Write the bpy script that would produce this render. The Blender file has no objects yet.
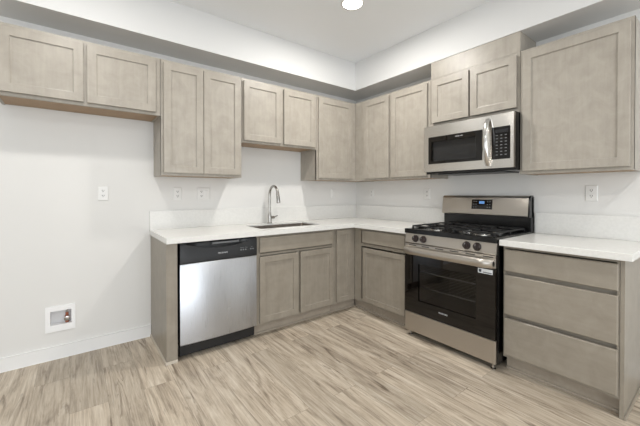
import bpy, bmesh, math, random
from mathutils import Vector, Matrix
random.seed(7)
C = bpy.context.scene.collection
SC = bpy.context.scene
PI = math.pi

# ------------------------------------------------------------------ camera
cam_d = bpy.data.cameras.new('camera'); cam = bpy.data.objects.new('camera', cam_d); C.objects.link(cam)
cam.location = (-2.9489, -3.0715, 1.2326)
cam.rotation_euler = (PI/2 - 0.0097, 0, -0.6529)
cam_d.sensor_width = 36; cam_d.lens = 36*319.8/640
cam_d.shift_y = (195.83 - 213)/640
cam_d.clip_start = 0.02
SC.camera = cam
# ------------------------------------------------------------------ view, world, daylight
SC.view_settings.view_transform = 'Standard'; SC.view_settings.look = 'None'
SC.view_settings.gamma = 1; SC.view_settings.use_curve_mapping = False
SC.view_settings.exposure = 0.13
W = bpy.data.worlds.new('sky'); SC.world = W; W.use_nodes = True
W.node_tree.nodes['Background'].inputs[0].default_value = (.80, .90, 1, 1)
W.node_tree.nodes['Background'].inputs[1].default_value = 1.0
CEIL = 2.765
CAN_POWER = 13
DAY_POWER = .5
def area(name, loc, rot, sx, sy, power, col):
    l = bpy.data.lights.new(name, 'AREA'); l.shape = 'RECTANGLE'; l.size = sx; l.size_y = sy; l.energy = power; l.color = col
    o = bpy.data.objects.new(name, l); C.objects.link(o); o.location = loc; o.rotation_euler = rot
    return o
# daylight coming in through the two window openings behind the camera
area('daylight_back', (-2.6, -6.45, 1.35), (PI/2+.45, 0, 0), 3.0, 2.1, 170*DAY_POWER, (.93, .965, 1))
area('daylight_left', (-6.45, -3.6, 1.35), (PI/2+.45, 0, -PI/2), 2.6, 2.0, 66*DAY_POWER, (.93, .965, 1))

# ------------------------------------------------------------------ materials
def mat(name):
    m = bpy.data.materials.new(name); m.use_nodes = True
    nt = m.node_tree; return m, nt, nt.nodes['Principled BSDF']
def N(nt, t, **k):
    n = nt.nodes.new(t)
    for a, b in k.items(): setattr(n, a, b)
    return n
def lin(c):
    return tuple(((x/255)/12.92 if x/255 <= .04045 else ((x/255+.055)/1.055)**2.4) for x in c) + (1,)
def plain(name, c, rough=.5, metal=0, **k):
    m, nt, b = mat(name)
    b.inputs['Base Color'].default_value = lin(c); b.inputs['Roughness'].default_value = rough; b.inputs['Metallic'].default_value = metal
    for a, v in k.items(): b.inputs[a.replace('_', ' ')].default_value = v
    return m
def paint(name, c, rough=.6, bump=.04, scale=220):
    m, nt, b = mat(name)
    tc = N(nt, 'ShaderNodeTexCoord'); n = N(nt, 'ShaderNodeTexNoise'); n.inputs['Scale'].default_value = scale
    n.inputs['Detail'].default_value = 3
    nt.links.new(tc.outputs['Object'], n.inputs['Vector'])
    bp = N(nt, 'ShaderNodeBump'); bp.inputs['Strength'].default_value = bump; bp.inputs['Distance'].default_value = .002
    nt.links.new(n.outputs[0], bp.inputs['Height']); nt.links.new(bp.outputs[0], b.inputs['Normal'])
    b.inputs['Base Color'].default_value = lin(c); b.inputs['Roughness'].default_value = rough
    return m
def wood(name, c1, c2, axis='Z', rough=.38, seed=0):
    """stained maple: fine streaks along one axis plus soft mottling"""
    m, nt, b = mat(name)
    tc = N(nt, 'ShaderNodeTexCoord'); oi = N(nt, 'ShaderNodeObjectInfo')
    mp = N(nt, 'ShaderNodeMapping'); mp.inputs['Location'].default_value = (seed, seed*2, 0)
    sc = {'Z': (38, 38, 3.2), 'X': (3.2, 38, 38), 'Y': (38, 3.2, 38)}[axis]
    add = N(nt, 'ShaderNodeVectorMath', operation='ADD'); mul = N(nt, 'ShaderNodeVectorMath', operation='SCALE'); mul.inputs['Scale'].default_value = 7
    cmb = N(nt, 'ShaderNodeCombineXYZ')
    for i in range(3): nt.links.new(oi.outputs['Random'], cmb.inputs[i])
    nt.links.new(cmb.outputs[0], mul.inputs[0]); nt.links.new(tc.outputs['Object'], add.inputs[0]); nt.links.new(mul.outputs[0], add.inputs[1])
    nt.links.new(add.outputs[0], mp.inputs['Vector'])
    st = N(nt, 'ShaderNodeMapping'); st.inputs['Scale'].default_value = sc; nt.links.new(mp.outputs[0], st.inputs['Vector'])
    n1 = N(nt, 'ShaderNodeTexNoise'); n1.inputs['Scale'].default_value = 1; n1.inputs['Detail'].default_value = 6; n1.inputs['Roughness'].default_value = .6
    nt.links.new(st.outputs[0], n1.inputs['Vector'])
    n2 = N(nt, 'ShaderNodeTexNoise'); n2.inputs['Scale'].default_value = 9; n2.inputs['Detail'].default_value = 6; n2.inputs['Roughness'].default_value = .62; n2.inputs['Distortion'].default_value = .6
    nt.links.new(mp.outputs[0], n2.inputs['Vector'])
    mx = N(nt, 'ShaderNodeMix', data_type='FLOAT'); mx.inputs['Factor'].default_value = .62
    nt.links.new(n1.outputs[0], mx.inputs['A']); nt.links.new(n2.outputs[0], mx.inputs['B'])
    cr = N(nt, 'ShaderNodeValToRGB'); cr.color_ramp.elements[0].position = .30; cr.color_ramp.elements[1].position = .70
    cr.color_ramp.elements[0].color = lin(c1); cr.color_ramp.elements[1].color = lin(c2)
    nt.links.new(mx.outputs[0], cr.inputs[0]); nt.links.new(cr.outputs[0], b.inputs['Base Color'])
    b.inputs['Roughness'].default_value = rough
    bp = N(nt, 'ShaderNodeBump'); bp.inputs['Strength'].default_value = .05; bp.inputs['Distance'].default_value = .002
    nt.links.new(n1.outputs[0], bp.inputs['Height']); nt.links.new(bp.outputs[0], b.inputs['Normal'])
    return m
def steel(name, c=(196, 192, 186), rough=.3, axis='Z', metal=1.0):
    m, nt, b = mat(name)
    tc = N(nt, 'ShaderNodeTexCoord'); mp = N(nt, 'ShaderNodeMapping')
    mp.inputs['Scale'].default_value = {'Z': (900, 900, 6), 'Y': (900, 6, 900), 'X': (6, 900, 900)}[axis]
    n = N(nt, 'ShaderNodeTexNoise'); n.inputs['Scale'].default_value = 1; n.inputs['Detail'].default_value = 2
    nt.links.new(tc.outputs['Object'], mp.inputs[0]); nt.links.new(mp.outputs[0], n.inputs['Vector'])
    mr = N(nt, 'ShaderNodeMapRange'); mr.inputs['To Min'].default_value = rough-.05; mr.inputs['To Max'].default_value = rough+.07
    nt.links.new(n.outputs[0], mr.inputs[0]); nt.links.new(mr.outputs[0], b.inputs['Roughness'])
    b.inputs['Base Color'].default_value = lin(c); b.inputs['Metallic'].default_value = metal
    b.inputs['Anisotropic'].default_value = .7
    tg = N(nt, 'ShaderNodeTangent', direction_type='RADIAL', axis='Z'); nt.links.new(tg.outputs[0], b.inputs['Tangent']); b.inputs['Anisotropic Rotation'].default_value = .25
    return m
def floor_mat():
    m, nt, b = mat('oak_vinyl_planks')
    L = nt.links.new
    geo = N(nt, 'ShaderNodeNewGeometry'); sp = N(nt, 'ShaderNodeSeparateXYZ'); L(geo.outputs['Position'], sp.inputs[0])
    cb = N(nt, 'ShaderNodeCombineXYZ'); L(sp.outputs['Y'], cb.inputs['X']); L(sp.outputs['X'], cb.inputs['Y'])
    mp = N(nt, 'ShaderNodeMapping'); mp.inputs['Location'].default_value = (.37, .07, 0); L(cb.outputs[0], mp.inputs[0])
    br = N(nt, 'ShaderNodeTexBrick'); br.offset = .37; br.offset_frequency = 2
    br.inputs['Scale'].default_value = 1; br.inputs['Brick Width'].default_value = 1.22; br.inputs['Row Height'].default_value = .182
    br.inputs['Mortar Size'].default_value = .0012; br.inputs['Mortar Smooth'].default_value = .3; br.inputs['Bias'].default_value = 0
    br.inputs['Color1'].default_value = (0, 0, 0, 1); br.inputs['Color2'].default_value = (1, 1, 1, 1); br.inputs['Mortar'].default_value = (.5, .5, .5, 1)
    L(mp.outputs[0], br.inputs['Vector'])
    sc = N(nt, 'ShaderNodeVectorMath', operation='SCALE'); sc.inputs['Scale'].default_value = 23; L(br.outputs['Color'], sc.inputs[0])
    ad = N(nt, 'ShaderNodeVectorMath', operation='ADD'); L(cb.outputs[0], ad.inputs[0]); L(sc.outputs[0], ad.inputs[1])
    def noise(scale, detail, rough, dist=0):
        q = N(nt, 'ShaderNodeMapping'); q.inputs['Scale'].default_value = scale; L(ad.outputs[0], q.inputs[0])
        n = N(nt, 'ShaderNodeTexNoise'); n.inputs['Scale'].default_value = 1; n.inputs['Detail'].default_value = detail
        n.inputs['Roughness'].default_value = rough; n.inputs['Distortion'].default_value = dist; L(q.outputs[0], n.inputs['Vector']); return n
    fine = noise((3.4, 95, 1), 8, .75, .3); mid = noise((1.1, 8.5, 1), 5, .62, 2.6); crack = noise((1.5, 15, 1), 6, .6, 1.6)
    mx = N(nt, 'ShaderNodeMix', data_type='FLOAT'); mx.inputs['Factor'].default_value = .48; L(fine.outputs[0], mx.inputs['A']); L(mid.outputs[0], mx.inputs['B'])
    cr = N(nt, 'ShaderNodeValToRGB'); e = cr.color_ramp.elements
    e[0].position = .34; e[0].color = lin((130, 117, 103)); e[1].position = .65; e[1].color = lin((216, 206, 190))
    k = e.new(.5); k.color = lin((187, 173, 154)); L(mx.outputs[0], cr.inputs[0])
    # dark mineral streaks
    c2 = N(nt, 'ShaderNodeValToRGB'); e = c2.color_ramp.elements
    e[0].position = .57; e[0].color = (0, 0, 0, 1); e[1].position = .70; e[1].color = (.9, .9, .9, 1); L(crack.outputs[0], c2.inputs[0])
    m1 = N(nt, 'ShaderNodeMix', data_type='RGBA'); L(c2.outputs[0], m1.inputs['Factor']); L(cr.outputs[0], m1.inputs['A']); m1.inputs['B'].default_value = lin((112, 96, 80))
    # thin dark cracks where the grain opens
    ck = noise((1.7, 30, 1), 3, .45, 1.4); mk = noise((.9, 4.5, 1), 3, .5, 0)
    sb = N(nt, 'ShaderNodeMath', operation='SUBTRACT'); sb.inputs[1].default_value = .5; L(ck.outputs[0], sb.inputs[0])
    ab = N(nt, 'ShaderNodeMath', operation='ABSOLUTE'); L(sb.outputs[0], ab.inputs[0])
    r1 = N(nt, 'ShaderNodeMapRange'); r1.inputs['From Min'].default_value = .004; r1.inputs['From Max'].default_value = .022; r1.inputs['To Min'].default_value = 1; r1.inputs['To Max'].default_value = 0; L(ab.outputs[0], r1.inputs[0])
    r2 = N(nt, 'ShaderNodeMapRange'); r2.inputs['From Min'].default_value = .54; r2.inputs['From Max'].default_value = .66; r2.inputs['To Max'].default_value = .75; L(mk.outputs[0], r2.inputs[0])
    ml = N(nt, 'ShaderNodeMath', operation='MULTIPLY'); L(r1.outputs[0], ml.inputs[0]); L(r2.outputs[0], ml.inputs[1])
    m0 = N(nt, 'ShaderNodeMix', data_type='RGBA'); L(ml.outputs[0], m0.inputs['Factor']); L(m1.outputs['Result'], m0.inputs['A']); m0.inputs['B'].default_value = lin((88, 74, 62))
    m1 = m0
    # plank to plank tone
    mr = N(nt, 'ShaderNodeMapRange'); mr.inputs['To Min'].default_value = .82; mr.inputs['To Max'].default_value = 1.10; L(br.outputs['Color'], mr.inputs[0])
    vm = N(nt, 'ShaderNodeVectorMath', operation='SCALE'); L(m1.outputs['Result'], vm.inputs[0]); L(mr.outputs[0], vm.inputs['Scale'])
    m2 = N(nt, 'ShaderNodeMix', data_type='RGBA'); fm = N(nt, 'ShaderNodeMath', operation='MULTIPLY'); fm.inputs[1].default_value = .45
    L(br.outputs['Fac'], fm.inputs[0]); L(fm.outputs[0], m2.inputs['Factor']); L(vm.outputs[0], m2.inputs['A']); m2.inputs['B'].default_value = lin((80, 68, 58))
    L(m2.outputs['Result'], b.inputs['Base Color']); b.inputs['Roughness'].default_value = .42
    bp = N(nt, 'ShaderNodeBump'); bp.inputs['Strength'].default_value = .12; bp.inputs['Distance'].default_value = .002
    L(fine.outputs[0], bp.inputs['Height']); L(bp.outputs[0], b.inputs['Normal'])
    return m
def quartz():
    m, nt, b = mat('white_quartz')
    tc = N(nt, 'ShaderNodeTexCoord'); n = N(nt, 'ShaderNodeTexNoise'); n.inputs['Scale'].default_value = 60; n.inputs['Detail'].default_value = 4
    nt.links.new(tc.outputs['Object'], n.inputs['Vector'])
    cr = N(nt, 'ShaderNodeValToRGB'); cr.color_ramp.elements[0].color = lin((224, 223, 219)); cr.color_ramp.elements[1].color = lin((228, 227, 223))
    cr.color_ramp.elements[0].position = .4; cr.color_ramp.elements[1].position = .6
    nt.links.new(n.outputs[0], cr.inputs[0]); nt.links.new(cr.outputs[0], b.inputs['Base Color']); b.inputs['Roughness'].default_value = .22
    return m
def emit(name, c, s):
    m, nt, b = mat(name); b.inputs['Base Color'].default_value = lin(c)
    b.inputs['Emission Color'].default_value = lin(c); b.inputs['Emission Strength'].default_value = s; return m
def tinted(name, alpha, c=(10, 9, 8), rough=.04):
    m, nt, b = mat(name); b.inputs['Base Color'].default_value = lin(c); b.inputs['Roughness'].default_value = rough
    b.inputs['Alpha'].default_value = alpha; return m

M = dict(
    wall=paint('white_wall_paint', (224, 223, 220)),
    ceil=paint('ceiling_paint', (238, 240, 242), .8, .08, 120),
    soffit=paint('soffit_paint', (218, 218, 217)),
    base=paint('white_trim_paint', (236, 236, 235), .35, 0),
    floor=floor_mat(), quartz=quartz(),
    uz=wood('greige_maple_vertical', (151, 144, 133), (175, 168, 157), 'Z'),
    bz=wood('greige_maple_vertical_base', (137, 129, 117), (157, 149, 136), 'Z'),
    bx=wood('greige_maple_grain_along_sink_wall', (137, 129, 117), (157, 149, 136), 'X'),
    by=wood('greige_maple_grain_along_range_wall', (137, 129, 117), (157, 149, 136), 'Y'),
    under=wood('raw_maple_underside', (150, 122, 92), (168, 140, 108), 'X', .5),
    kick=wood('toe_kick_wood', (150, 139, 125), (168, 158, 144), 'X', .5),
    shoe=plain('shoe_strip', (160, 150, 136), .5), shoel=plain('pale_shoe_strip', (200, 191, 178), .5),
    steel=steel('brushed_steel_vertical', (184, 186, 190), .28, axis='Z'), steelm=steel('brushed_steel_microwave', (212, 209, 204), .24, 'Y'), steelh=steel('brushed_steel_horizontal', (190, 184, 176), .3, 'Y'),
    chrome=plain('bright_steel', (200, 198, 195), .16, 1), nickel=plain('brushed_nickel', (170, 167, 163), .24, 1),
    black=plain('black_enamel', (12, 12, 13), .22), blackp=plain('black_plastic', (22, 23, 26), .38), iron=plain('cast_iron', (16, 16, 17), .5),
    knob=plain('dark_knob', (44, 34, 32), .35), glass=plain('black_glass', (12, 8, 6), .03), window=tinted('smoked_glass', .42),
    mwindow=tinted('smoked_glass_microwave', .55, (14, 14, 15), .08),
    cavity=plain('oven_enamel', (150, 136, 120), .35), rack=plain('rack_wire', (200, 196, 188), .3, 1),
    sinksteel=plain('sink_steel', (150, 142, 134), .42, 1), ink=plain('pale_ink', (205, 206, 208), .4), dim=plain('grey_ink', (120, 122, 124), .4),
    sticker=plain('white_sticker', (225, 228, 230), .5), bink=plain('dark_ink', (50, 60, 70), .5),
    plastic=plain('white_plastic', (228, 227, 224), .3), whitebox=plain('bright_white_plastic', (242, 242, 242), .3), slot=plain('outlet_slot', (60, 58, 56), .5), copper=plain('copper', (190, 120, 96), .3, 1),
    galv=plain('grey_box', (196, 196, 196), .5), boxin=plain('box_interior', (225, 225, 226), .45), lens=emit('led_lens', (255, 250, 240), 20), screen=emit('blue_lcd', (100, 150, 210), .35),
    dryw=plain('light_gap', (40, 38, 36), .8),
)

# ------------------------------------------------------------------ builder
class F:
    """run/depth/height frames: 'A' is the sink wall (u along X), 'B' the range wall (u along Y)"""
    A = staticmethod(lambda u, d, z: Vector((u, -d, z)))
    B = staticmethod(lambda u, d, z: Vector((-d, u, z)))
    W = staticmethod(lambda x, y, z: Vector((x, y, z)))
class MB:
    def __init__(s, fr=F.W): s.bm = bmesh.new(); s.fr = fr; s.org = Vector((0, 0, 0))
    def box(s, u0, u1, d0, d1, z0, z1, bev=0):
        r = bmesh.ops.create_cube(s.bm, size=1)
        u0, u1 = sorted((u0, u1)); d0, d1 = sorted((d0, d1)); z0, z1 = sorted((z0, z1))
        for v in r['verts']:
            v.co = s.fr(u0 if v.co.x < 0 else u1, d0 if v.co.y < 0 else d1, z0 if v.co.z < 0 else z1)
        if bev:
            es = list({e for v in r['verts'] for e in v.link_edges})
            bmesh.ops.bevel(s.bm, geom=es, offset=bev, segments=2, profile=.5, affect='EDGES')
        return s
    def loops(s, ls, cap0=True, cap1=True, closed=False):
        """list of rings of points (u,d,z), bridged"""
        rings = [[s.bm.verts.new(s.fr(*p)) for p in l] for l in ls]
        n = len(rings[0])
        pairs = list(zip(rings, rings[1:])) + ([(rings[-1], rings[0])] if closed else [])
        for a, b in pairs:
            for i in range(n): s.bm.faces.new((a[i], a[(i+1) % n], b[(i+1) % n], b[i]))
        if not closed:
            if cap0: s.bm.faces.new(rings[0][::-1])
            if cap1: s.bm.faces.new(rings[-1])
        return s
    def rect_loops(s, u0, u1, z0, z1, prof, cap1=True, cap0=True):
        """prof: (inset, depth) pairs"""
        u0, u1 = sorted((u0, u1))
        return s.loops([[(u0+i, d, z0+i), (u1-i, d, z0+i), (u1-i, d, z1-i), (u0+i, d, z1-i)] for i, d in prof], cap0, cap1)
    def frame(s, u0, u1, z0, z1, w, d0, d1):
        u0, u1 = sorted((u0, u1)); w = w if isinstance(w, (tuple, list)) else (w,)*4   # left, right, bottom, top
        o = lambda d: [(u0, d, z0), (u1, d, z0), (u1, d, z1), (u0, d, z1)]
        i = lambda d: [(u0+w[0], d, z0+w[2]), (u1-w[1], d, z0+w[2]), (u1-w[1], d, z1-w[3]), (u0+w[0], d, z1-w[3])]
        return s.loops([o(d0), o(d1), i(d1), i(d0)], closed=True)
    def tube(s, pts, r, n=12):
        pts = [s.fr(*p) for p in pts]; rs = r if isinstance(r, (list, tuple)) else [r]*len(pts)
        rings = []; up = None
        for k, p in enumerate(pts):
            t = (pts[min(k+1, len(pts)-1)] - pts[max(k-1, 0)]).normalized()
            if up is None:
                up = Vector((0, 0, 1)) if abs(t.z) < .9 else Vector((1, 0, 0))
            a = t.cross(up).normalized(); b = a.cross(t).normalized(); up = b
            rings.append([s.bm.verts.new(p + a*math.cos(2*PI*i/n)*rs[k] + b*math.sin(2*PI*i/n)*rs[k]) for i in range(n)])
        for x, y in zip(rings, rings[1:]):
            for i in range(n): s.bm.faces.new((x[i], x[(i+1) % n], y[(i+1) % n], y[i]))
        s.bm.faces.new(rings[0][::-1]); s.bm.faces.new(rings[-1]); return s
    def lathe(s, c, axis, prof, n=24):
        """prof: (radius, distance along axis)"""
        c = s.fr(*c); ax = (s.fr(*axis) - s.fr(0, 0, 0)).normalized()
        a = ax.orthogonal().normalized(); b = ax.cross(a)
        rings = [[s.bm.verts.new(c + ax*h + (a*math.cos(2*PI*i/n) + b*math.sin(2*PI*i/n))*max(r, 1e-4)) for i in range(n)] for r, h in prof]
        for x, y in zip(rings, rings[1:]):
            for i in range(n): s.bm.faces.new((x[i], x[(i+1) % n], y[(i+1) % n], y[i]))
        s.bm.faces.new(rings[0][::-1]); s.bm.faces.new(rings[-1]); return s
    def cells(s, us, ds, full, z0, z1, bev=0):
        """slab made of grid cells (i,j) in full"""
        V = {}
        def v(i, j, z):
            if (i, j, z) not in V: V[(i, j, z)] = s.bm.verts.new(s.fr(us[i], ds[j], z))
            return V[(i, j, z)]
        for i, j in full:
            s.bm.faces.new((v(i, j, z1), v(i+1, j, z1), v(i+1, j+1, z1), v(i, j+1, z1)))
            s.bm.faces.new((v(i, j, z0), v(i, j+1, z0), v(i+1, j+1, z0), v(i+1, j, z0)))
            for (di, dj, a, b) in ((-1, 0, (0, 0), (0, 1)), (1, 0, (1, 0), (1, 1)), (0, -1, (0, 0), (1, 0)), (0, 1, (0, 1), (1, 1))):
                if (i+di, j+dj) not in full:
                    s.bm.faces.new((v(i+a[0], j+a[1], z0), v(i+b[0], j+b[1], z0), v(i+b[0], j+b[1], z1), v(i+a[0], j+a[1], z1)))
        return s
    def build(s, name, m, parent=None, smooth=False, label=None):
        bmesh.ops.recalc_face_normals(s.bm, faces=s.bm.faces)
        me = bpy.data.meshes.new(name)
        w = Vector((0, 0, 0)); q = parent
        while q is not None: w = w + q.location; q = q.parent
        bmesh.ops.translate(s.bm, verts=s.bm.verts, vec=-w)
        s.bm.to_mesh(me); s.bm.free()
        me.materials.append(m)
        if smooth:
            for p in me.polygons: p.use_smooth = True
            try: me.set_sharp_from_angle(angle=math.radians(38))
            except Exception: pass
        o = bpy.data.objects.new(name, me); C.objects.link(o); o.parent = parent
        if label: o['label'] = label
        return o
def thing(name, loc, label, cat, group=None):
    o = bpy.data.objects.new(name, None); C.objects.link(o); o.location = loc; o.empty_display_size = .1
    o['label'] = label; o['category'] = cat
    if group: o['group'] = group
    return o
def tag(o, label, cat, group=None):
    o['label'] = label; o['category'] = cat
    if group: o['group'] = group
    return o
def struct(o): o['kind'] = 'structure'; return o
def lettering(name, body, size, fr, u, d, z, m, parent, ext=.0006):
    """a line of flat letters on a face of wall frame fr, centred at (u,d,z)"""
    cu = bpy.data.curves.new(name, 'FONT'); cu.body = body; cu.size = size; cu.align_x = 'CENTER'; cu.align_y = 'CENTER'; cu.extrude = ext
    cu.resolution_u = 2
    t = bpy.data.objects.new(name, cu); C.objects.link(t)
    bpy.context.view_layer.update()
    me = bpy.data.meshes.new_from_object(t.evaluated_get(bpy.context.evaluated_depsgraph_get()))
    C.objects.unlink(t); bpy.data.objects.remove(t)
    w = Vector((0, 0, 0)); q = parent
    while q is not None: w = w + q.location; q = q.parent
    for v in me.vertices:
        x, y, e = v.co
        if fr is F.A: p = F.A(u+x, d+e, z+y)
        else: p = F.B(u-x, d+e, z+y)      # reads towards -Y seen from the room
        v.co = p - w
    me.materials.clear(); me.materials.append(m)
    o = bpy.data.objects.new(name, me); C.objects.link(o); o.parent = parent
    return o

# ------------------------------------------------------------------ room shell
def shell(name, x0, x1, y0, y1, z0, z1, m): return struct(MB().box(x0, x1, y0, y1, z0, z1).build(name, m))
shell('floor', -6.5, .1, -6.5, .1, -.1, 0, M['floor'])
shell('ceiling', -6.5, .1, -6.5, .1, CEIL, CEIL+.1, M['ceil'])
# the wall behind the refrigerator space has a hole for the recessed water box
WBX = (-3.103, -2.977); WBZ = (.249, .356)
w = MB(F.A); us = [-6.5, WBX[0], WBX[1], 0.1]; zs = [0, WBZ[0], WBZ[1], CEIL]
for i in range(3):
    for j in range(3):
        if (i, j) != (1, 1): w.box(us[i], us[i+1], -.1, 0, zs[j], zs[j+1])
bmesh.ops.remove_doubles(w.bm, verts=w.bm.verts, dist=1e-5)
seen = {}
for f in list(w.bm.faces):
    seen.setdefault(tuple(round(c, 4) for c in f.calc_center_median()), []).append(f)
bmesh.ops.delete(w.bm, geom=[f for g in seen.values() if len(g) > 1 for f in g], context='FACES')
struct(w.build('wall_back', M['wall']))
shell('wall_right', 0, .1, -6.5, 0, 0, CEIL, M['wall'])
def wall_with_hole(name, fr, u0, u1, d0, d1, hu0, hu1, hz0, hz1):
    m = MB(fr); m.box(u0, hu0, d0, d1, 0, CEIL); m.box(hu1, u1, d0, d1, 0, CEIL)
    m.box(hu0, hu1, d0, d1, 0, hz0); m.box(hu0, hu1, d0, d1, hz1, CEIL); return struct(m.build(name, M['wall']))
wall_with_hole('wall_front', F.A, -6.5, 0, 6.4, 6.5, -4.2, -1.0, .3, 2.4)
wall_with_hole('wall_left', F.B, -6.4, 0, 6.4, 6.5, -4.9, -2.3, .35, 2.35)
# dropped soffit above the cabinets, L-shaped
SD = .309; SZ = 2.441
s = MB(); s.cells([-6.4, -SD, 0], [-6.4, -SD, 0], {(0, 1), (1, 0), (1, 1)}, SZ, CEIL)
struct(s.build('ceiling_soffit', M['soffit']))
struct(MB(F.A).box(-6.4, -2.441, 0, .014, 0, .096, .003).build('baseboard_back', M['base']))
struct(MB(F.B).box(-6.4, -2.709, 0, .014, 0, .089, .003).build('baseboard_right', M['base']))

# ------------------------------------------------------------------ ceiling lights
LG = 'recessed ceiling lights'
def can(x, y, label, pw=1):
    t = thing('recessed_ceiling_light', (x, y, CEIL), label, 'ceiling light', LG)
    MB().lathe((x, y, CEIL), (0, 0, -1), [(.094, 0), (.094, .003), (.088, .007), (.078, .007), (.076, .003), (.076, 0)], 40).build('trim_ring', M['plastic'], t, True)
    MB().lathe((x, y, CEIL), (0, 0, -1), [(.0755, .001), (.0755, .005)], 40).build('lens', M['lens'], t, label='glowing white lens')
    l = bpy.data.lights.new('lamp', 'AREA'); l.shape = 'DISK'; l.size = .15; l.energy = CAN_POWER*pw; l.color = (1, .972, .93)
    lo = bpy.data.objects.new('lamp', l); C.objects.link(lo); lo.parent = t; lo.location = (0, 0, -.012)
can(-1.16, -1.165, 'round recessed ceiling light glowing in front of the soffit corner', 1.5)
can(-2.97, -1.165, 'round recessed ceiling light above the space left of the dishwasher', .75)
can(-1.16, -3.7, 'round recessed ceiling light behind the drawer cabinet end', .7)
can(-2.97, -3.7, 'round recessed ceiling light behind the viewer')

# ------------------------------------------------------------------ cabinets
UD = .305; DT = .02
def shaker(fr, name, u0, u1, z0, z1, d, m, parent, st=.055):
    d += .003
    b = MB(fr)
    b.rect_loops(u0, u1, z0, z1, [(0, d), (0, d+DT-.002), (.002, d+DT), (st, d+DT), (st+.0012, d+DT-.009), (st+.008, d+DT-.0105)])
    return b.build(name, m, parent)
def slab(fr, name, u0, u1, z0, z1, d, m, parent):
    d += .003
    return MB(fr).rect_loops(u0, u1, z0, z1, [(0, d), (0, d+DT-.006), (.005, d+DT)]).build(name, m, parent)
def base_of(fr, u0, u1, d, z):
    return fr((u0+u1)/2, d/2, z)
UG = 'upper cabinets'
def upper(fr, u0, u1, z0, z1, doors, label, dep=UD, stl=(.035, .035)):
    """doors: list of (u0,u1,z0,z1)"""
    t = thing('upper_cabinet', base_of(fr, u0, u1, dep, z0), label, 'cabinet', UG)
    u0, u1 = sorted((u0, u1)); g = .0012; u0 += g; u1 -= g
    b = MB(fr); T = .016
    b.box(u0, u0+T, .002, dep-.0005, z0, z1).box(u1-T, u1, .002, dep-.0005, z0, z1).box(u0+T, u1-T, .002, dep-.019, z1-T, z1)
    b.box(u0+T, u1-T, .002, .010, z0+.014, z1-T)
    b.build('cabinet_body', M['uz'], t)
    ff = MB(fr).frame(u0, u1, z0-.0004, z1, stl + (.032, .035), dep-.019, dep)
    if len(doors) == 2:
        c = sorted([doors[0][0], doors[0][1], doors[1][0], doors[1][1]]); c = (c[1]+c[2])/2
        ff.box(c-.03, c+.03, dep-.0188, dep-.0001, z0+.0318, z1-.0352)
    ff.build('face_frame', M['uz'], t)
    MB(fr).box(u0+T+.0005, u1-T-.0005, .011, dep-.0195, z0+.003, z0+.014).build('bottom_panel', M['under'], t, label='raw brown wood underside')
    for k in doors: shaker(fr, 'door', *k, dep, M['uz'], t)
    return t
UB, UT = 1.371, 2.286; DZ0, DZ1 = 1.392, 2.262
upper(F.A, -3.345, -2.412, 1.838, UT, [(-3.322, -2.899, 1.858, DZ1), (-2.881, -2.449, 1.858, DZ1)],
      'short two-door greige wall cabinet above the empty refrigerator space')
upper(F.A, -2.412, -1.738, UB, UT, [(-2.3945, -2.0865, DZ0, DZ1), (-2.0825, -1.754, DZ0, DZ1)],
      'tall two-door greige wall cabinet above the dishwasher')
upper(F.A, -1.738, -.884, 1.697, UT, [(-1.720, -1.332, 1.715, DZ1), (-1.296, -.912, 1.715, DZ1)],
      'short two-door greige wall cabinet above the sink')
upper(F.A, -.884, -.002, UB, UT, [(-.8634, -.370, DZ0, DZ1)],
      'tall greige wall cabinet with one door at the corner on the sink wall', stl=(.035, .40))
upper(F.B, -.3075, -.846, UB, UT, [(-.462, -.828, DZ0, DZ1)],
      'narrow greige wall cabinet just right of the corner', stl=(.035, .18))
upper(F.B, -.846, -1.319, UB, UT, [(-.864, -1.291, DZ0, DZ1)],
      'one-door greige wall cabinet just left of the microwave')
upper(F.B, -1.319, -2.0775, 1.838, UT, [(-1.3457, -1.689, 1.872, DZ1), (-1.704, -2.0577, 1.872, DZ1)],
      'short two-door greige wall cabinet directly above the microwave')
upper(F.B, -2.0775, -2.6945, UB, UT, [(-2.099, -2.6776, DZ0, DZ1)],
      'large single-door greige wall cabinet right of the microwave')
# boxed duct cover between the microwave cabinet and the soffit
o = MB(F.B).box(-1.3215, -2.0757, .002, .3045, UT+.001, SZ-.001, .0008).build('duct_cover', M['uz'])
tag(o, 'greige wood box filling the gap between microwave cabinet and soffit', 'duct cover')

CT0, CT1 = .872, .912; BF = .60; KR = .06; KH = .104
BG = 'base cabinets'
def base_cab(fr, u0, u1, label, fm, dep=BF, kick=True, ku=None, openback=False):
    t = thing('base_cabinet', base_of(fr, u0, u1, dep, 0), label, 'cabinet', BG)
    lo, hi = sorted((u0, u1)); g = .0012; lo += g; hi -= g; top = CT0-.001
    T = .016
    b = MB(fr).box(lo, lo+T, .003, dep-.02, KH, top).box(hi-T, hi, .003, dep-.02, KH, top).box(lo+T, hi-T, .003, dep-.02, KH, KH+T).box(lo+T, hi-T, .003, .012, KH+T, top)
    b.build('cabinet_body', M['bz'], t)
    if kick:
        k0, k1 = ku or (lo, hi)
        MB(fr).box(k0, k1, dep-KR-.014, dep-KR, 0.001, KH-.001).build('toe_kick', M['kick'], t)
        MB(fr).rect_loops(k0, k1, 0.001, .019, [(0, dep-KR+.0005), (0, dep-KR+.008), (.003, dep-KR+.011)]).build('shoe_strip', M['shoe'], t)
    return t, lo, hi, top
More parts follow.
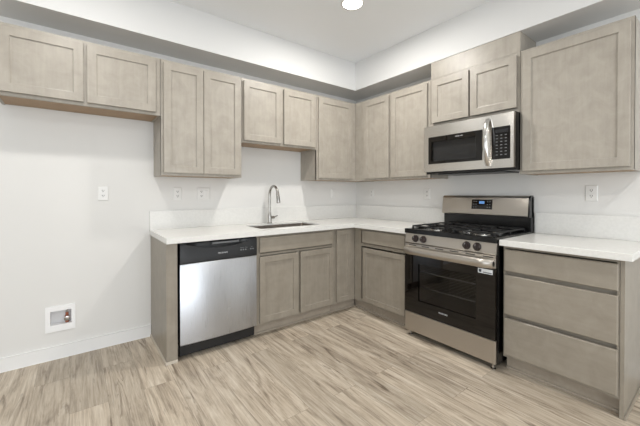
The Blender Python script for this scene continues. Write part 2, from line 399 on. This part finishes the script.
# -- sink base
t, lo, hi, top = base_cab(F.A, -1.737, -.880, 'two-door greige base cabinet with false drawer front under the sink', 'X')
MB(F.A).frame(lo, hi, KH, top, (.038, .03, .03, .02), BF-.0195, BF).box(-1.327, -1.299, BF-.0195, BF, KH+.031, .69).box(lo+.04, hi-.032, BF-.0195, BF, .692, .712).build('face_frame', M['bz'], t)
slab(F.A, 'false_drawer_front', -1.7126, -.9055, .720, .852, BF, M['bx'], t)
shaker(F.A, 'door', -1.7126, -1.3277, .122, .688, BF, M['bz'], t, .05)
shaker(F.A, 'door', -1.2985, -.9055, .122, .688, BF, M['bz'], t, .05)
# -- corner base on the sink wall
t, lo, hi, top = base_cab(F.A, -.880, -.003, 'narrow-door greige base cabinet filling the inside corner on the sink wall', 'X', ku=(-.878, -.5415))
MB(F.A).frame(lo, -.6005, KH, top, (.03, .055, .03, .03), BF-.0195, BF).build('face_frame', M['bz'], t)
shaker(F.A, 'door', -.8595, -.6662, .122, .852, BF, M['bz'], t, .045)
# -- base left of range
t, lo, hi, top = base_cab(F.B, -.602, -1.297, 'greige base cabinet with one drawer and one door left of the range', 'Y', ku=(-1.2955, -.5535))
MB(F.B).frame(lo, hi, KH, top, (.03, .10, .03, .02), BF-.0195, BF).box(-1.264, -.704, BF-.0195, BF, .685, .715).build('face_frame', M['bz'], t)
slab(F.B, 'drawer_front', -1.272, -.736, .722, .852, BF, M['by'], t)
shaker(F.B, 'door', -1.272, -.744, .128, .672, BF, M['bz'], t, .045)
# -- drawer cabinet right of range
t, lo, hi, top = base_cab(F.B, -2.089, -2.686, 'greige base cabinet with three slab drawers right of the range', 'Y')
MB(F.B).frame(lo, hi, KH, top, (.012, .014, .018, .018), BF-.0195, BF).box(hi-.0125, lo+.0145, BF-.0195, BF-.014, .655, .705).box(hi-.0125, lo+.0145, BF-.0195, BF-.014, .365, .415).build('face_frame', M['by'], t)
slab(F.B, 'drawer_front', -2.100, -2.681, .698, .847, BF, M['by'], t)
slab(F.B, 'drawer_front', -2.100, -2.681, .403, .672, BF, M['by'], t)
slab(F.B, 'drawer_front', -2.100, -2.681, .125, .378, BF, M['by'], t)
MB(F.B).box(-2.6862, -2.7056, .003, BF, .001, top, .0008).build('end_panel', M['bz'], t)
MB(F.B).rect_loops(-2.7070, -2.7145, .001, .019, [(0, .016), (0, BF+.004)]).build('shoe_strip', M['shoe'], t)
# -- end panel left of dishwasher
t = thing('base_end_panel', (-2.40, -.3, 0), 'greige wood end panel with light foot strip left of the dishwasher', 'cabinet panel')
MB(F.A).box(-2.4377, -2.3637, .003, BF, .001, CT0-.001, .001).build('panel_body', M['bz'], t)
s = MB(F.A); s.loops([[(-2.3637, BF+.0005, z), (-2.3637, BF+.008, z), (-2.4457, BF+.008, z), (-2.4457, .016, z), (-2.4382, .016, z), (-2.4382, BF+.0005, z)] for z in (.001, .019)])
s.build('shoe_strip', M['shoel'], t, label='pale foot strip')

# ------------------------------------------------------------------ countertops
SK = (-1.645, -.965, .150, .505)   # sink opening u0,u1,d0,d1
t = thing('countertop', (-1.2, -.33, CT0), 'L-shaped white quartz countertop around the sink and corner', 'countertop', 'white quartz countertops')
CD = .6535; XL = -2.446
us = [XL, SK[0], SK[1], -CD, 0-.001]; ds = [.001, SK[2], SK[3], CD, 1.305]
full = {(i, j) for i in range(4) for j in range(3)} - {(1, 1)} | {(3, 3)}
b = MB(F.A); b.cells(us, ds, full, CT0, CT1)
es = [e for e in b.bm.edges if len(e.link_faces) == 2 and e.calc_face_angle(0) > .5 and abs(sum(v.co.z for v in e.verts)/2-CT1) < 1e-4]
bmesh.ops.bevel(b.bm, geom=es, offset=.003, segments=2, profile=.5, affect='EDGES')
b.build('counter_slab', M['quartz'], t)
s = MB(F.A); s.loops([[(XL+.002, .001, z), (-.001, .001, z), (-.001, 1.305, z), (-.019, 1.305, z), (-.019, .019, z), (XL+.002, .019, z)] for z in (CT1+.0003, 1.074)])
s.build('backsplash', M['quartz'], t)
t = thing('countertop', (-.33, -2.41, CT0), 'short white quartz countertop over the drawers right of the range', 'countertop', 'white quartz countertops')
MB(F.B).box(-2.082, -2.743, .001, CD, CT0, CT1, .003).build('counter_slab', M['quartz'], t)
MB(F.B).box(-2.082, -2.743, .001, .019, CT1+.0003, 1.074, .001).build('backsplash', M['quartz'], t)

# ------------------------------------------------------------------ sink and faucet
t = thing('kitchen_sink', ((SK[0]+SK[1])/2, -.33, CT0-.22), 'undermount stainless steel sink basin set in the white countertop', 'sink')
def ring(i, z, r=.014):
    u0, u1, d0, d1 = SK[0]-.006+i, SK[1]+.006-i, SK[2]-.006+i, SK[3]+.006-i; P = []
    for cx, cy, a0 in ((u1-r, d1-r, 0), (u0+r, d1-r, 90), (u0+r, d0+r, 180), (u1-r, d0+r, 270)):
        for k in range(5): a = math.radians(a0+k*22.5); P.append((cx+r*math.cos(a), cy+r*math.sin(a), z))
    return P
b = MB(F.A); b.loops([ring(.0068, CT1-.012), ring(.0072, CT1-.0125), ring(.0074, CT0-.004), ring(.010, CT0-.19), ring(.026, CT0-.215), ring(.028, CT0-.212), ring(.016, CT0-.186), ring(.0085, CT1-.012)], closed=False, cap0=False, cap1=False)
b.bm.verts.ensure_lookup_table()
n = 20; v = b.bm.verts[:]
b.bm.faces.new(v[4*n:5*n]); b.bm.faces.new(v[5*n:6*n][::-1])
for i in range(n): b.bm.faces.new((v[i], v[(i+1) % n], v[7*n+(i+1) % n], v[7*n+i]))
bmesh.ops.delete(b.bm, geom=[f for f in b.bm.faces if set(f.verts) & set(v[4*n:5*n]) and set(f.verts) & set(v[5*n:6*n])], context='FACES_ONLY')
b.build('basin', M['sinksteel'], t, True)
MB(F.A).lathe((-1.325, .32, CT0-.212), (0, 0, 1), [(.05, 0), (.05, .003), (.04, .003), (.035, .0015), (.01, .001)]).build('drain', M['chrome'], t, True)

fx, fd = -1.335, .095
t = thing('kitchen_faucet', F.A(fx, fd, CT1), 'tall brushed nickel gooseneck pull-down faucet behind the sink', 'faucet')
MB(F.A).lathe((fx, fd, CT1+.0004), (0, 0, 1), [(.027, 0), (.027, .006), (.022, .010), (.0205, .014), (.019, .055), (.0185, .085), (.016, .092), (.0125, .12)]).build('faucet_body', M['nickel'], t, True)
R = .083; zc = CT1+.305
pts = [(fx, fd, CT1+.10), (fx, fd, CT1+.2), (fx, fd, zc-.02)] + [(fx, fd+R-R*math.cos(a), zc+R*math.sin(a)) for a in [math.radians(x) for x in range(0, 166, 11)]]
MB(F.A).tube(pts, .0125, 16).build('gooseneck_spout', M['nickel'], t, True)
e = pts[-1]; a = math.radians(168)
dx, dz = math.sin(a)*1, -abs(math.cos(a))
dx = .20
MB(F.A).tube([(fx, e[1], e[2]+.004), (fx, e[1]+dx*.02, e[2]-.02), (fx, e[1]+dx*.05, e[2]-.055), (fx, e[1]+dx*.09, e[2]-.10), (fx, e[1]+dx*.10, e[2]-.108)], [.0135, .0155, .018, .0205, .018], 16).build('spray_head', M['nickel'], t, True)
h = MB(F.A); h.tube([(fx+.012, fd, CT1+.062), (fx+.050, fd, CT1+.062), (fx+.056, fd, CT1+.062)], [.0150, .0150, .012], 16)
h.tube([(fx+.046, fd, CT1+.064), (fx+.060, fd+.012, CT1+.070), (fx+.078, fd+.030, CT1+.080)], [.007, .006, .005], 10)
h.build('lever_handle', M['nickel'], t, True)

# ------------------------------------------------------------------ dishwasher
t = thing('dishwasher', (-2.05, -.3, 0), 'stainless steel dishwasher with black control panel under the counter', 'dishwasher')
D0, D1 = -2.350, -1.744
MB(F.A).box(D0+.006, D1-.006, .02, .585, .03, .866).build('tub', M['blackp'], t)
# steel door, slightly bowed
b = MB(F.A); prof = []
n = 12
for k in range(n+1):
    u = D0 + (D1-D0)*k/n; bow = .012*(1-((k-n/2)/(n/2))**2)
    prof.append([(u, .588, .113), (u, .613+bow, .113), (u, .617+bow, .118), (u, .617+bow, .703), (u, .613+bow, .709), (u, .588, .709)])
b.loops(prof); b.build('door', M['steel'], t, True, label='brushed stainless door')
# control panel with scooped handle
b = MB(F.A); n = 28; L = []
for k in range(n+1):
    s_ = k/n; u = D0+(D1-D0)*s_; bow = .004*(1-(2*s_-1)**2)
    q = (s_-.08)/.84; sc = max(0, 1-(2*q-1)**2) if 0 < q < 1 else 0
    zt = .852 - .038*sc**.8; dd = .625+bow; ins = .030*min(1, sc*2.4)
    L.append([(u, .588, .711), (u, dd-.004, .711), (u, dd, .716), (u, dd, zt-.006), (u, dd-.004, zt), (u, dd-.006-ins, zt-.004), (u, dd-.008-ins, .852), (u, dd-.008, .858), (u, dd-.012, .865), (u, .588, .865)])
b.loops(L)
cp = b.build('control_panel', M['blackp'], t, True, label='black control panel with curved handle recess')
MB(F.A).box(-2.115, -1.90, .598, .617, .838, .852, .003).build('pocket_latch', M['dim'], t)
lettering('brand_lettering', 'FRIGIDAIRE', .015, F.A, -2.035, .6292, .765, M['ink'], cp)
for k, u in enumerate((-1.885, -1.865, -1.845, -1.80, -1.78)):
    MB(F.A).lathe((u, .6275, .770), (0, 1, 0), [(.006, 0), (.006, .0014), (.004, .002)], 12).build('button', M['dim'], cp)
lettering('panel_lettering', 'Normal   Heavy', .010, F.A, -1.86, .6285, .788, M['dim'], cp)
lettering('panel_lettering', 'Start', .010, F.A, -1.79, .6275, .788, M['dim'], cp)
MB(F.A).box(D0-.008, D1-.004, .54, .572, .022, .112).build('kick_plate', M['black'], t)
MB(F.A).box(D0+.02, D1-.02, .50, .535, .001, .03).build('leveling_foot', M['blackp'], t)

# ------------------------------------------------------------------ range
t = thing('gas_range', (-.34, -1.694, 0), 'freestanding stainless steel gas range with black oven door and cooktop', 'range')
R0, R1 = -1.3126, -2.0750
RB = lambda: MB(F.B)
# body: open box behind the door, holding the oven cavity
b = RB(); b.box(R0, R0-.012, .03, .652, .045, .885); b.box(R1, R1+.012, .03, .652, .045, .885); b.box(R0-.012, R1+.012, .03, .042, .045, .885)
b.box(R0-.012, R1+.012, .042, .652, .80, .885); b.box(R0-.012, R1+.012, .042, .652, .045, .060)
b.build('range_body', M['black'], t)
b = RB(); b.box(-1.40, -1.99, .12, .13, .28, .72); b.box(-1.40, -1.41, .13, .645, .28, .72); b.box(-1.98, -1.99, .13, .645, .28, .72)
b.box(-1.41, -1.98, .13, .645, .28, .29); b.box(-1.41, -1.98, .13, .645, .71, .72)
cav = b.build('oven_cavity', M['cavity'], t)
for z in (.43, .56):
    r = RB(); r.tube([(-1.415, .15, z), (-1.975, .15, z)], .003, 6); r.tube([(-1.415, .62, z), (-1.975, .62, z)], .005, 6)
    for k in range(12): r.tube([(-1.43-k*.048, .15, z), (-1.43-k*.048, .62, z)], .0012, 5)
    r.build('oven_rack', M['rack'], cav)
# door: black glass with a see-through window, steel top rail, handle
RD = .677
dr = RB().frame(R1+.004, R0-.004, .218, .712, (.135, .135, .11, .075), .655, RD).build('oven_door', M['glass'], t)
RB().box(-1.452-.001, -1.931, .662, .670, .3285, .6365).build('oven_window', M['window'], dr, label='smoked oven window')
rail = RB(); rail.box(R1+.004, R0-.004, .655, RD, .7125, .800, .002)
rail.build('door_top_rail', M['steelh'], dr)
for k in range(6):
    c = -1.36-k*.125; RB().box(c, c-.07, RD-.001, RD+.0012, .785, .792).build('vent_slot', M['slot'], dr)
hb = RB(); n = 16; L = []
for k in range(n+1):
    s_ = k/n; u = R0-.012+(R1-R0+.024)*s_; x = min(1, min(s_, 1-s_)/.05); dd = RD+.018+.028*math.sqrt(max(0, 1-(1-x)**2))
    L.append([(u, dd-.016, .720), (u, dd-.004, .715), (u, dd+.006, .727), (u, dd+.010, .745), (u, dd+.006, .763), (u, dd-.004, .775), (u, dd-.016, .770)])
hb.loops(L)
for s0 in (R0-.012, R1+.042):
    hb.box(s0, s0-.03, RD, RD+.03, .73, .764, .003)
hb.build('handle', M['steelh'], dr, True)
st = RB().box(-1.951, -2.052, RD+.0002, RD+.0008, .667, .700).build('sticker', M['sticker'], dr, label='small white sticker')
RB().box(-1.957, -1.975, RD+.0009, RD+.0012, .673, .694).build('sticker_mark', M['bink'], st)
RB().box(-1.985, -2.046, RD+.0009, RD+.0012, .671, .679).build('sticker_mark', M['dim'], st)
lettering('brand_lettering', 'FRIGIDAIRE', .015, F.B, -1.68, RD+.0006, .285, M['ink'], dr)
# drawer, control panel, knobs
RB().box(R1+.003, R0-.003, .64, .672, .052, .212, .003).build('storage_drawer', M['steelh'], t)
cp = RB(); cp.loops([[(u, .56, .803), (u, .668, .803), (u, .673, .809), (u, .662, .884), (u, .655, .886), (u, .56, .886)] for u in (R0-.002, R1+.002)])
cp = cp.build('control_panel', M['steelh'], t)
for u in (-1.419, -1.494, -1.862, -1.940):
    kx, kz = .666, .846
    ax = (0, .99, .13)
    k = RB().lathe((u, kx, kz), ax, [(.030, 0), (.030, .004), (.025, .006), (.023, .022), (.021, .026), (.0, .027)], 24).build('knob', M['knob'], t, True)
    RB().box(u-.005, u+.005, kx+.022, kx+.034, kz-.018, kz+.024, .002).build('knob_grip', M['knob'], k)
    RB().box(u-.001, u+.001, kx+.0335, kx+.0350, kz+.010, kz+.022).build('pointer', M['ink'], k)
# cooktop
ct = RB(); zt = .915
ct.loops([[(R0+.001, .045, .8875), (R1-.001, .045, .8875), (R1-.001, .674, .8875), (R0+.001, .674, .8875)],
          [(R0+.001, .045, .922), (R1-.001, .045, .922), (R1-.001, .674, .922), (R0+.001, .674, .922)],
          [(R0-.006, .052, .925), (R1+.006, .052, .925), (R1+.006, .667, .925), (R0-.006, .667, .925)],
          [(R0-.030, .080, .925), (R1+.030, .080, .925), (R1+.030, .635, .925), (R0-.030, .635, .925)],
          [(R0-.040, .090, .912), (R1+.040, .090, .912), (R1+.040, .625, .912), (R0-.040, .625, .912)]])
ct.build('cooktop', M['black'], t)
um = (R0+R1)/2
for u, d, r in ((-1.50, .49, .046), (-1.50, .22, .036), (um, .355, .05), (-1.888, .49, .05), (-1.888, .22, .034)):
    q = RB().lathe((u, d, .9125), (0, 0, 1), [(r+.012, 0), (r+.010, .006), (r, .010), (r, .014)], 24).build('burner', M['chrome'], t, True)
    RB().lathe((u, d, .9270), (0, 0, 1), [(r-.004, 0), (r-.002, .006), (r-.006, .009)], 24).build('burner_cap', M['iron'], q, True)
def grate(u0, u1):
    g = RB(); z = .951; s_ = .0055
    def bar(a, b, zz=z): g.box(min(a[0], b[0])-s_, max(a[0], b[0])+s_, min(a[1], b[1])-s_, max(a[1], b[1])+s_, zz-.012, zz, .002)
    d0, d1 = .105, .615
    bar((u0, d0), (u1, d0)); bar((u0, d1), (u1, d1)); bar((u0, d0+.012), (u0, d1-.012)); bar((u1, d0+.012), (u1, d1-.012))
    dm = (d0+d1)/2; bar((u0-.012, dm), (u1+.012, dm))
    c = (u0+u1)/2
    for dc in (.22, .49):
        bar((u0-.012, dc), (c+.03, dc), z+.004); bar((c-.03, dc), (u1+.012, dc), z+.004)
        bar((c, dc-.10), (c, dc-.03), z+.004); bar((c, dc+.03), (c, dc+.10), z+.004)
    for u in (u0, u1):
        for d in (d0, dm, d1): g.box(u-.006, u+.006, d-.006, d+.006, .9255 if d != dm else .913, z-.010)
    g.build('grate', M['iron'], t)
grate(R0-.042, R0-.340); grate(R1+.340, R1+.042)
g = RB()
for u in (um-.028, um+.028): g.box(u-.005, u+.005, .11, .61, .940, .951, .002)
for d in (.16, .30, .41, .56): g.box(um-.035, um+.035, d-.005, d+.005, .941, .953, .002)
for u in (um-.028, um+.028):
    for d in (.12, .60): g.box(u-.005, u+.005, d-.005, d+.005, .9127, .941)
g.build('center_grate', M['iron'], t)
# backguard
b = RB(); b.box(R0-.001, R1+.001, .012, .062, .886, 1.200, .004); b.box(R0-.006, R1+.006, .058, .070, .926, 1.03); b.build('backguard_frame', M['black'], t)
b = RB(); n = 10
prof = [(.055, 1.036), (.098, 1.036), (.106, 1.044), (.104, 1.06), (.088, 1.185), (.080, 1.200), (.066, 1.207), (.02, 1.207), (.02, 1.19), (.055, 1.19)]
b.loops([[(u, d, z) for d, z in prof] for u in (R0-.003, R1+.014)])
bg = b.build('backguard', M['steelh'], t, True, label='stainless backguard')
RB().loops([[(u, d, z) for d, z in ((.030, 1.034), (.108, 1.034), (.106, 1.06), (.090, 1.187), (.080, 1.203), (.062, 1.210), (.03, 1.210))] for u in (R1+.0135, R1+.001)]).build('end_cap', M['black'], bg, True)
def bgd(z): return .104 - (z-1.06)*.016/.125
b = RB(); b.loops([[(u, bgd(z)-.004, z), (u, bgd(z)+.002, z)] + [(u, bgd(z2)+.002, z2), (u, bgd(z2)-.004, z2)] for u in (-1.605, -1.785) for z, z2 in ((1.088, 1.172),)])
dp = b.build('display_panel', M['glass'], bg, label='black display panel')
b = RB(); z, z2 = 1.135, 1.158
b.loops([[(u, bgd(z)+.0022, z), (u, bgd(z)+.003, z), (u, bgd(z2)+.003, z2), (u, bgd(z2)+.0022, z2)] for u in (-1.672, -1.718)])
b.build('clock_screen', M['screen'], dp, label='glowing blue clock')
for u in (-1.625, -1.645, -1.745, -1.765):
    for z in (1.105, 1.13, 1.155): RB().box(u-.005, u+.005, bgd(z)+.0015, bgd(z)+.003, z-.003, z+.003).build('button', M['dim'], dp)
for u in (R0-.035, R1+.035):
    for d in (.635, .10): RB().lathe((u, d, .0008), (0, 0, 1), [(.018, 0), (.018, .008), (.010, .011), (.009, .0440)], 16).build('foot', M['blackp'] if d < .5 else M['nickel'], t, True)

# ------------------------------------------------------------------ microwave
t = thing('microwave', (-.2, -1.697, 1.40), 'over-the-range stainless microwave with black window and curved handle', 'microwave')
Q0, Q1 = -1.3215, -2.0750; MD = .41
MB(F.B).box(Q0-.001, Q1+.001, .004, .372, 1.402, 1.834, .002).build('microwave_body', M['black'], t)
MB(F.B).box(Q0-.10, Q1+.10, .05, .34, 1.396, 1.4015).build('vent_grille', M['blackp'], t)
dz0, dz1 = 1.420, 1.826; sp = -1.916
# door: steel frame round a dark glass
W0, W1, WZ0, WZ1 = -1.366, -1.850, 1.488, 1.729
b = MB(F.B).frame(sp+.0006, Q0, dz0, dz1, ((sp-W1)*-1-.0006, Q0-W0, WZ0-dz0, dz1-WZ1), .376, MD)
d_ = b.build('door', M['steelm'], t, label='steel framed door')
MB(F.B).frame(W1+.0005, W0-.0005, WZ0+.0005, WZ1-.0005, (.052, .030, .024, .045), .380, MD-.001).build('window_surround', M['glass'], d_)
MB(F.B).box(W1+.053, W0-.031, .385, .400, WZ0+.025, WZ1-.046).build('window_glass', M['mwindow'], d_, label='smoked window')
b = MB(F.B).box(W1+.03, W0-.02, .3725, .3745, WZ0+.01, WZ1-.03).build('window_screen', M['galv'], d_)
lettering('brand_lettering', 'FRIGIDAIRE', .013, F.B, -1.655, MD-.0006, WZ1-.022, M['ink'], d_)
h = MB(F.B); pts = []
n = 16
for k in range(n+1):
    s_ = k/n; z = 1.442+(1.802-1.442)*s_; dd = MD+.008+.054*math.sin(PI*s_)**.75
    pts.append([(-1.880, dd-.008, z), (-1.877, dd, z), (-1.882, dd+.007, z), (-1.895, dd+.011, z), (-1.908, dd+.007, z), (-1.913, dd, z), (-1.909, dd-.008, z)])
h.loops(pts); h.box(-1.884, -1.906, MD, MD+.012, 1.440, 1.462, .002); h.box(-1.884, -1.906, MD, MD+.012, 1.782, 1.804, .002)
h.build('handle', M['chrome'], d_, True, label='bright curved handle')
MB(F.B).frame(Q1, sp-.0006, dz0, dz1, (.022, .003, .066, .096), .376, MD).build('control_frame', M['steelm'], t)
cp = MB(F.B).box(Q1+.0225, sp-.0045, .380, MD-.001, WZ0-.0015+.001, WZ1+.0005).build('control_panel', M['glass'], t, label='black keypad panel')
MB(F.B).box(-1.945, -2.035, MD-.0008, MD+.0002, 1.685, 1.710).build('display_screen', M['blackp'], cp)
k = 0
for r_ in range(7):
    for c_ in range(3):
        u = -1.957-c_*.032; z = 1.666-r_*.0245
        MB(F.B).box(u-.007, u+.007, MD-.0009, MD+.0003, z-.0028, z+.0028).build('button', M['dim'], cp)

# ------------------------------------------------------------------ outlets and switches
OG = 'white wall outlets'
def outlet(fr, u, z, label, gangs=1, kinds=('outlet',), name='wall_outlet', cat='outlet', grp=OG):
    t = thing(name, fr(u, 0, z), label, cat, grp)
    hw = .035+.023*(gangs-1)
    MB(fr).rect_loops(u-hw, u+hw, z-.057, z+.057, [(0, .0005), (0, .003), (.004, .0065)]).build('cover_plate', M['plastic'], t)
    for g, kd in enumerate(kinds):
        c = u + (g-(gangs-1)/2)*.046*(1 if fr is F.A else -1)
        if kd == 'outlet':
            for s_ in (-1, 1):
                r = MB(fr).box(c-.016, c+.016, .006, .0085, z+s_*.020-.014, z+s_*.020+.014, .001).build('receptacle', M['plastic'], t)
                x = MB(fr)
                for e in (-.006, .006): x.box(c+e-.0018, c+e+.0018, .0083, .0089, z+s_*.020-.002, z+s_*.020+.008)
                x.lathe((c, .0083, z+s_*.020-.007), (0, 1, 0), [(.003, 0), (.003, .0006)], 10); x.build('slots', M['slot'], r)
        else:
            r = MB(fr).rect_loops(c-.016, c+.016, z-.033, z+.033, [(0, .006), (0, .0085), (.003, .0105)]).build('rocker', M['plastic'], t)
outlet(F.A, -2.774, 1.228, 'white wall outlet on the bare wall left of the cabinets')
outlet(F.A, -2.219, 1.222, 'single white wall outlet above the dishwasher')
outlet(F.A, -1.985, 1.222, 'double-width white plate with outlet and switch between faucet and dishwasher outlet', 2, ('outlet', 'switch'))
outlet(F.A, -.395, 1.222, 'single white wall plate under the corner cabinet on the sink wall', 1, ('switch',), 'wall_switch', 'switch', None)
outlet(F.B, -.285, 1.222, 'single white wall outlet just right of the corner')
outlet(F.B, -1.08, 1.222, 'single white wall outlet left of the range backguard')
outlet(F.B, -2.431, 1.228, 'single white wall outlet above the counter right of the range')

# ------------------------------------------------------------------ ice maker water box
t = thing('water_supply_box', (-3.04, 0, .30), 'white recessed water supply box low on the bare wall', 'water box')
x0, x1, z0, z1 = -3.103, -2.977, .249, .356
MB(F.A).frame(x0-.027, x1+.022, z0-.045, z1+.035, (.0285, .0235, .0465, .0365), .0005, .009).build('frame', M['whitebox'], t)
b = MB(F.A); b.loops([[(x0+.001, .0004, z0+.001), (x1-.001, .0004, z0+.001), (x1-.001, .0004, z1-.001), (x0+.001, .0004, z1-.001)],
    [(x0+.001, -.050, z0+.001), (x1-.001, -.050, z0+.001), (x1-.001, -.050, z1-.001), (x0+.001, -.050, z1-.001)]], cap0=False)
b.build('recessed_box', M['boxin'], t)
v = MB(F.A); vx = -3.005
v.lathe((vx, -.028, z0+.002), (0, 0, 1), [(.011, 0), (.011, .02), (.014, .022), (.014, .05), (.010, .052), (.010, .075)], 16)
v.build('valve_body', M['copper'], t, True)
MB(F.A).lathe((vx, -.013, z0+.037), (0, 1, 0), [(.005, 0), (.005, .012), (.016, .013), (.018, .020), (.010, .022)], 12).build('valve_handle', M['nickel'], t, True)
MB(F.A).tube([(vx, -.028, z0+.078), (vx, -.028, z0+.1045)], .007, 12).build('supply_pipe', M['chrome'], t, True)
